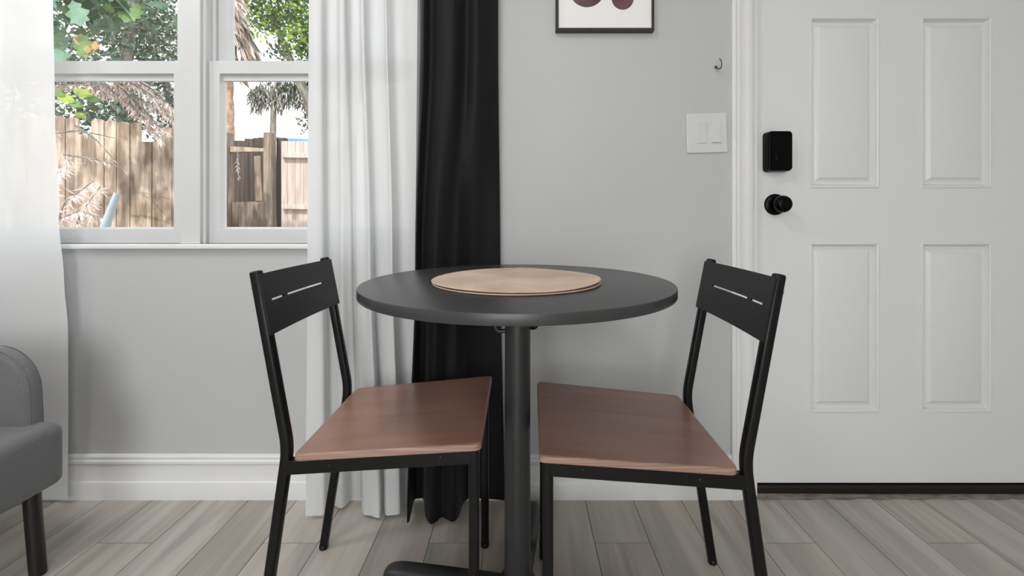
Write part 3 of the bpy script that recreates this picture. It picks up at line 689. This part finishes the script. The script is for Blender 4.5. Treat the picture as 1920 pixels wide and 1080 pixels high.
# farther fence and gate seen in the right window
GD = 4.6; gy = GD-CD
f2 = thing('plank_fence', 'broken wooden plank fence with posts and a dark gap, right window', 'fence', (X(470, GD), gy, GZ))
def xb(name, pts4, y0, y1, m, root):
    """prism from four picture points (px,py) at depth GD"""
    bm = nb(); f = [bm.verts.new((X(a, GD), y0, max(Z(c, GD), GZ))) for a, c in pts4]; b2 = [bm.verts.new((X(a, GD), y1, max(Z(c, GD), GZ))) for a, c in pts4]
    for i in range(4): bm.faces.new((f[i], f[(i+1) % 4], b2[(i+1) % 4], b2[i]))
    bm.faces.new(f); bm.faces.new(b2[::-1]); return put(obj(name, bm, m, root, bevel=.004), root)
xb('post', ((418, 620), (434, 620), (433, 250), (419, 250)), gy-.05, gy+.05, M['picket2'], f2)
xb('rail', ((434, 286), (499, 285), (499, 279), (434, 275)), gy-.03, gy+.02, M['picket'], f2)
xb('batten', ((480, 377), (493, 377), (489, 292), (477, 293)), gy-.01, gy+.01, M['picket'], f2)
xb('post', ((499, 620), (517, 620), (514, 250), (500, 250)), gy-.06, gy+.04, M['picket2'], f2)
for a, b_, t_ in ((435, 452, 379), (452.5, 469, 378.5), (469.5, 485, 378), (485.5, 499, 377.5)):
    bm = nb(); picket(bm, X(a, GD), X(b_, GD), gy, Z(t_, GD), round_=False); put(obj('picket', bm, M['picket'], f2), f2)
for i in range(9):
    a = 434+i*8.2; bm = nb(); picket(bm, X(a, GD+.5), X(a+7.7, GD+.5), gy+.5, Z(263+random.uniform(-3, 3)-i*.9, GD+.5), round_=False); put(obj('dark_board', bm, M['darkwood'], f2), f2)
xb('post', ((511, 620), (534, 620), (529, 256), (512, 256)), gy+.06, gy+.12, M['darkwood'], f2)
gt = thing('wooden_gate', 'pale pinkish board gate with two cross rails, right edge of right window', 'gate', (X(550, GD), gy, GZ))
gx = 526
for wd in (12, 15, 15.5, 13, 15, 15, 15, 15):
    bm = nb(); picket(bm, X(gx, GD), X(gx+wd-.6, GD), gy+.015, Z(264+(gx-526)*.01, GD), round_=False); put(obj('board', bm, M['gatewood'], gt), gt); gx += wd
for yt, yb_ in ((287, 296), (383, 392)):
    xb('rail', ((530, yb_), (640, yb_+2), (640, yt+2), (530, yt)), gy-.03, gy+.012, M['gatewood'], gt)
bm = nb(); N = 24; r0 = []; r1 = []; r2 = []
for i in range(N+1):
    a = 500+150*i/N; D_ = GD+.30
    r0.append(bm.verts.new((X(a, D_), D_-CD, Z(265+1.5*math.sin(i*1.3)+(i/N)*2, D_)))); r1.append(bm.verts.new((X(a, D_), D_-CD+.02, Z(257+(i/N)*6-(4 if i < 3 else 0), D_)))); r2.append(bm.verts.new((X(a, D_), D_-CD+.5, Z(262+(i/N)*4, D_))))
for i in range(N): bm.faces.new((r0[i], r0[i+1], r1[i+1], r1[i])); bm.faces.new((r1[i], r1[i+1], r2[i+1], r2[i]))
tag(obj('blue_tarp', bm, M['tarp']), 'blue tarp edge hanging over the top of the pale board gate', 'tarp')
bm = nb(); PDp = 2.9
sweep(bm, [(X(168, PDp), PDp-CD, GZ), (X(196, PDp), PDp-CD, Z(428, PDp)), (X(212, PDp), PDp-CD+.03, Z(362, PDp))], superell(.024, .024, 2, 20), up=(0, 1, 0), scales=[1.2, 1.15, .8])
tag(obj('garden_pole', bm, M['pipe'], smooth=True), 'pale grey pole leaning before the picket fence in left window', 'pole')

# foliage -------------------------------------------------------------
def lobed():
    pts = [(0, 0), (.10, .10), (.22, .16), (.16, .30), (.38, .42), (.30, .56), (.24, .60), (.30, .78), (.14, .84), (0, 1.0)]
    return pts+[(-x, y) for x, y in pts[-2:0:-1]]
LOB = lobed(); OVAL = [(0, 0), (.22, .25), (.26, .55), (.12, .85), (0, 1), (-.12, .85), (-.26, .55), (-.22, .25)]
LANCE = [(0, 0), (.06, .2), (.07, .5), (0, 1), (-.07, .5), (-.06, .2)]
TRI = [(0, 0), (.28, .45), (0, 1), (-.28, .45)]
def rnd_dir(droop=0):
    v = Vector((random.gauss(0, 1), random.gauss(0, 1), random.gauss(0, 1)-droop)); return v.normalized()
class Leaves:
    def __init__(s): s.v = []; s.f = []; s.m = []
    def leaf(s, p, d, size, shape, mi, fold=.15, nrm=None):
        d = d.normalized(); r = nrm if nrm else rnd_dir(); u = d.cross(r)
        if u.length < 1e-3: u = d.cross(Vector((1, 0, 0)))
        u.normalize(); w_ = d.cross(u); b0 = len(s.v)
        for x, y in shape: s.v.append(p+u*x*size+d*y*size+w_*(abs(x)*fold*size-.12*size*y*y))
        s.f.append(tuple(range(b0, b0+len(shape)))); s.m.append(mi)
    def build(s, name, mats, parent):
        me = bpy.data.meshes.new(name); me.from_pydata([tuple(q-parent.location) for q in s.v], [], s.f)
        for m_ in mats: me.materials.append(m_)
        me.polygons.foreach_set('material_index', s.m); me.update()
        o = bpy.data.objects.new(name, me); link(o, parent); return o
def pt(px, py, D): return Vector((X(px, D), D-CD, Z(py, D)))
def branch(bm, pts, r0, r1):
    n_ = len(pts); sweep(bm, pts, superell(1, 1, 2, 8), up=(.13, .9, .2), scales=[r0+(r1-r0)*i/(n_-1) for i in range(n_)])
def cloud(L, blobs, n_, size, shape, mis, droop=0, fold=.15):
    tot = sum(b_[3]*b_[4] for b_ in blobs)
    for (px, py, D, rx, ry, rd) in blobs:
        k = int(n_*rx*ry/tot)
        for _ in range(k):
            while True:
                a, b_, c = random.uniform(-1, 1), random.uniform(-1, 1), random.uniform(-1, 1)
                if a*a+b_*b_+c*c < 1: break
            p = pt(px+a*rx, py+b_*ry, D)+Vector((0, c*rd, 0))
            L.leaf(p, rnd_dir(droop), size*random.uniform(.6, 1.3), shape, random.choice(mis), fold)
G = [leafmat('leaf_deep_green', '47603f'), leafmat('leaf_mid_green', '6b8a4d'), leafmat('leaf_yellow_green', 'a9c24e', .5), leafmat('leaf_orange', 'c99a66', .4), leafmat('leaf_grey_green', '616b5c'), leafmat('leaf_dry_pink', 'eadcd6', .3), leafmat('leaf_dry_brown', 'b59c8c', .3), leafmat('leaf_blue_green', '6f8f78')]
# broad-leaved tree close behind the left pane
t = thing('broadleaf_tree', 'broad lobed-leaf green tree with a few orange leaves, upper left pane', 'tree', (X(-90, 3.1), 3.1-CD, GZ))
bm = nb(); branch(bm, [(0, 0, 0), (.03, .02, 1.0), (.10, 0, 1.9), (.25, .1, 2.6)], .07, .03); obj('trunk', bm, M['greybark'], t, smooth=True)
for tx_, ty_ in ((120, -60), (170, 60), (90, 150)):
    bm = nb(); q = pt(tx_, ty_, 3.0)-t.location; branch(bm, [(.06, 0, 1.3), tuple(Vector((.06, 0, 1.3)).lerp(q, .5)+Vector((0, 0, .12))), tuple(q)], .018, .004); obj('branch', bm, M['greybark'], t, smooth=True)
L = Leaves()
cloud(L, [(120, 10, 3.0, 70, 75, .25), (90, 90, 2.9, 60, 40, .2), (60, -60, 3.0, 160, 70, .3), (205, -10, 3.1, 50, 45, .2)], 330, .135, LOB, [0, 0, 1, 7, 7], .6)
for px_, py_, s_, mi in ((150, 82, .16, 1), (142, 84, .07, 3), (178, 96, .06, 3), (115, 98, .15, 7), (135, 20, .17, 7), (108, 78, .12, 0), (162, 104, .055, 3), (330, 45, .12, 0), (258, 25, .11, 1)):
    L.leaf(pt(px_, py_-20, 2.55), Vector((random.uniform(-.3, .4), .1, -1)), s_, LOB, mi, nrm=Vector((.2, -1, .2)))
for px_, py_, s_, mi in ((118, 188, .15, 2), (150, 178, .15, 2), (140, 200, .13, 1), (152, 222, .10, 2), (105, 178, .12, 1), (172, 190, .12, 1)):
    L.leaf(pt(px_-12, py_-12, 3.2), Vector((.9, .1, -.5)), s_, OVAL, mi, nrm=Vector((.2, -1, .5)))
L.build('foliage', G, t)
t['label'] = 'broad lobed-leaf green tree with a few orange leaves, upper left of left window'
# dark dense tree behind the fence
t = thing('dense_tree', 'dark grey-green dense tree rising behind the picket fence', 'tree', (X(240, 6.5), 6.5-CD, GZ))
bm = nb(); branch(bm, [(0, 0, 0), (.05, 0, 1.5), (-.1, 0, 3.0), (.1, 0, 4.5)], .16, .05); obj('trunk', bm, M['greybark'], t, smooth=True)
L = Leaves(); cloud(L, [(150, 90, 6.3, 150, 130, .6), (150, 200, 6.0, 110, 60, .4), (210, 215, 6.0, 60, 35, .3), (180, -80, 6.5, 170, 90, .6), (270, 60, 6.6, 95, 80, .5), (0, 100, 6.4, 120, 160, .6), (-150, 60, 6.4, 120, 200, .6)], 12000, .085, TRI, [0, 4, 4, 0, 7, 4], .3)
L.build('foliage', G, t)
# small-leaved silvery tree with sky showing through
t = thing('silvery_tree', 'silvery small-leaved tree with sky showing through, right part of left window', 'tree', (X(330, 7.5), 7.5-CD, GZ))
bm = nb(); branch(bm, [(0, 0, 0), (.1, 0, 2.0), (-.15, 0, 3.4), (-.6, 0, 4.6)], .12, .03); obj('trunk', bm, M['greybark'], t, smooth=True)
L = Leaves(); cloud(L, [(285, 70, 7.5, 80, 80, .5), (300, 190, 7.4, 60, 75, .4), (240, 20, 7.6, 70, 60, .4), (290, -60, 7.5, 90, 70, .4)], 7000, .07, OVAL, [4, 4, 7, 5], .5)
L.build('foliage', G, t)
# dry drooping branches: bleached narrow leaves
def dry(label, paths, D, per, size, mis, loc, shape=LANCE, spread=.9):
    t = thing('dry_branch_shrub', label, 'shrub', loc); L = Leaves()
    bm = nb()
    for pth in paths:
        w_ = [pt(a, b_, D+c)-t.location for a, b_, c in pth]; branch(bm, [tuple(q) for q in w_], .009, .003)
        for a, c in zip(w_, w_[1:]):
            for _ in range(per):
                q = a.lerp(c, random.random())+t.location; d = (c-a).normalized()*.6+Vector((random.gauss(0, spread)*.5, random.gauss(0, .4), -abs(random.gauss(.9, .4))))
                L.leaf(q, d, size*random.uniform(.6, 1.3), shape, random.choice(mis), .1)
    obj('stem', bm, M['greybark'], t, smooth=True); L.build('foliage', G, t); return t
dry('bleached drooping dry branches hanging above the picket fence, left window', [[(60, 180, 0), (110, 158, 0), (165, 160, 0), (200, 175, 0)], [(140, 155, .1), (210, 160, .1), (260, 185, .1), (330, 215, 0)], [(185, 150, .1), (235, 190, .1), (275, 225, 0)], [(240, 140, .1), (290, 170, .1), (325, 205, 0)], [(210, 150, 0), (265, 200, .1), (310, 250, 0)], [(220, 140, 0), (280, 175, 0), (335, 240, 0)], [(200, 130, .2), (250, 200, .1), (300, 258, 0)]], 3.45, 95, .075, [5, 5, 5, 6], (X(60, 3.45), 3.45-CD, GZ))
dry('bleached dry leafy shrub low in front of picket fence, lower left of window', [[(90, 480, 0), (120, 380, 0), (175, 340, 0)], [(90, 480, 0), (110, 410, 0), (150, 395, 0), (195, 410, 0)], [(70, 470, 0), (105, 330, 0), (130, 300, 0)], [(130, 470, 0), (150, 400, 0), (188, 350, 0)]], 3.1, 60, .075, [5, 5, 5], (X(85, 3.1), 3.1-CD, GZ))
dry('sparse dry twigs crossing the top of the picket fence, left window', [[(84, 652, 0), (84, 450, 0), (90, 250, 0)], [(90, 250, 0), (150, 245, 0), (230, 262, 0)], [(140, 235, 0), (180, 262, 0), (215, 300, 0)], [(120, 290, 0), (190, 300, 0), (240, 320, 0)]], 3.6, 7, .06, [5, 5], (X(90, 3.6), 3.6-CD, GZ))
# palm-like trunk with hanging dead fronds
PD2 = 5.4
t = thing('palm_tree', 'orange-brown rough palm trunk with hanging dead fronds, left part of right window', 'tree', (X(428, PD2), PD2-CD, GZ))
bm = nb(); pts = []; sc = []
for i in range(40): pts.append((.01*math.sin(i*.4), 0, i*.11)); sc.append(.062*(1+.10*math.sin(i*2.3)))
sweep(bm, pts, superell(1, 1, 2, 16), up=(0, 1, 0), scales=sc); obj('trunk', bm, M['bark'], t, smooth=True, angle=80)
L = Leaves()
for _ in range(420):
    z = random.uniform(3.0, 4.3); a = random.uniform(0, 6.28); q = Vector((.07*math.cos(a), .07*math.sin(a), z)); L.leaf(q+t.location, Vector((.25+.5*math.cos(a), .6*math.sin(a), -1.1)), random.uniform(.15, .35), LANCE, random.choice([5, 6, 6]), .1)
for _ in range(420):
    s_ = random.random(); q = Vector((.02+.27*s_, random.uniform(-.2, .2), 3.85-.65*s_-.15*random.random())); L.leaf(q+t.location, Vector((.4, random.gauss(0, .3), -.9)), random.uniform(.12, .32), LANCE, random.choice([5, 5, 6, 4]), .1)
L.build('dead_fronds', G, t)
# leafy tree at right
t = thing('leafy_tree', 'sunlit yellow-green leafy tree filling top of the right window', 'tree', (X(620, 6.5), 6.5-CD, GZ))
bm = nb(); branch(bm, [(0, 0, 0), (-.05, 0, 1.8), (-.35, 0, 2.9), (-.9, 0, 4.2)], .12, .04); obj('trunk', bm, M['greybark'], t, smooth=True)
bm = nb(); branch(bm, [tuple(pt(575, 70, 6.5)-t.location), tuple(pt(540, 20, 6.5)-t.location), tuple(pt(500, -30, 6.5)-t.location)], .03, .02); obj('branch', bm, M['greybark'], t, smooth=True)
L = Leaves(); cloud(L, [(560, 70, 6.4, 42, 60, .3), (515, 8, 6.5, 80, 48, .4), (500, 30, 6.5, 50, 30, .4), (600, 40, 6.4, 60, 90, .4), (540, -70, 6.5, 150, 60, .4), (640, 120, 6.4, 60, 80, .4)], 9500, .062, OVAL, [1, 1, 0, 4, 2, 1], .3)
cloud(L, [(485, 62, 6.0, 14, 14, .1), (550, 62, 6.0, 22, 16, .1)], 60, .08, OVAL, [2, 2, 1], .3)
cloud(L, [(450, 90, 6.6, 22, 14, .2), (520, 95, 6.6, 26, 14, .2)], 160, .07, OVAL, [4, 0], .3)
L.build('foliage', G, t)
# grey trunk with hanging moss
t = thing('mossy_tree', 'grey trunk draped in hanging grey moss behind the plank fence', 'tree', (X(508, 7), 7-CD, GZ))
bm = nb(); branch(bm, [(0, 0, 0), (.0, 0, 1.6), (.03, 0, 2.4), (.05, 0, 3.2)], .07, .04); obj('trunk', bm, M['greybark'], t, smooth=True)
for q0, q1 in (((508, 190), (480, 160)), ((508, 180), (560, 160)), ((508, 175), (530, 140))):
    bm = nb(); a, c = pt(*q0, 7)-t.location, pt(*q1, 7)-t.location; branch(bm, [tuple(a), tuple(a.lerp(c, .5)), tuple(c)], .025, .008); obj('branch', bm, M['greybark'], t, smooth=True)
L = Leaves(); cloud(L, [(482, 185, 7, 12, 26, .2), (497, 175, 7, 16, 26, .2), (525, 180, 7, 14, 30, .2), (560, 180, 7, 22, 24, .2), (560, 160, 7, 40, 10, .2)], 1500, .12, LANCE, [4, 4, 5], 3.0)
cloud(L, [(572, 165, 6.8, 40, 14, .2), (530, 158, 6.8, 30, 8, .2), (575, 232, 7.6, 14, 22, .2), (610, 215, 7.6, 30, 40, .2)], 420, .075, OVAL, [4, 0], .4)
L.build('foliage', G, t)
# sprig hanging before the dark gap
dry('single pale fern-like sprig hanging in front of the dark fence gap', [[(446, 285, 0), (446, 310, 0), (447, 332, 0)]], GD-.04, 13, .060, [5], (X(446, GD-.04), GD-.04-CD, GZ))
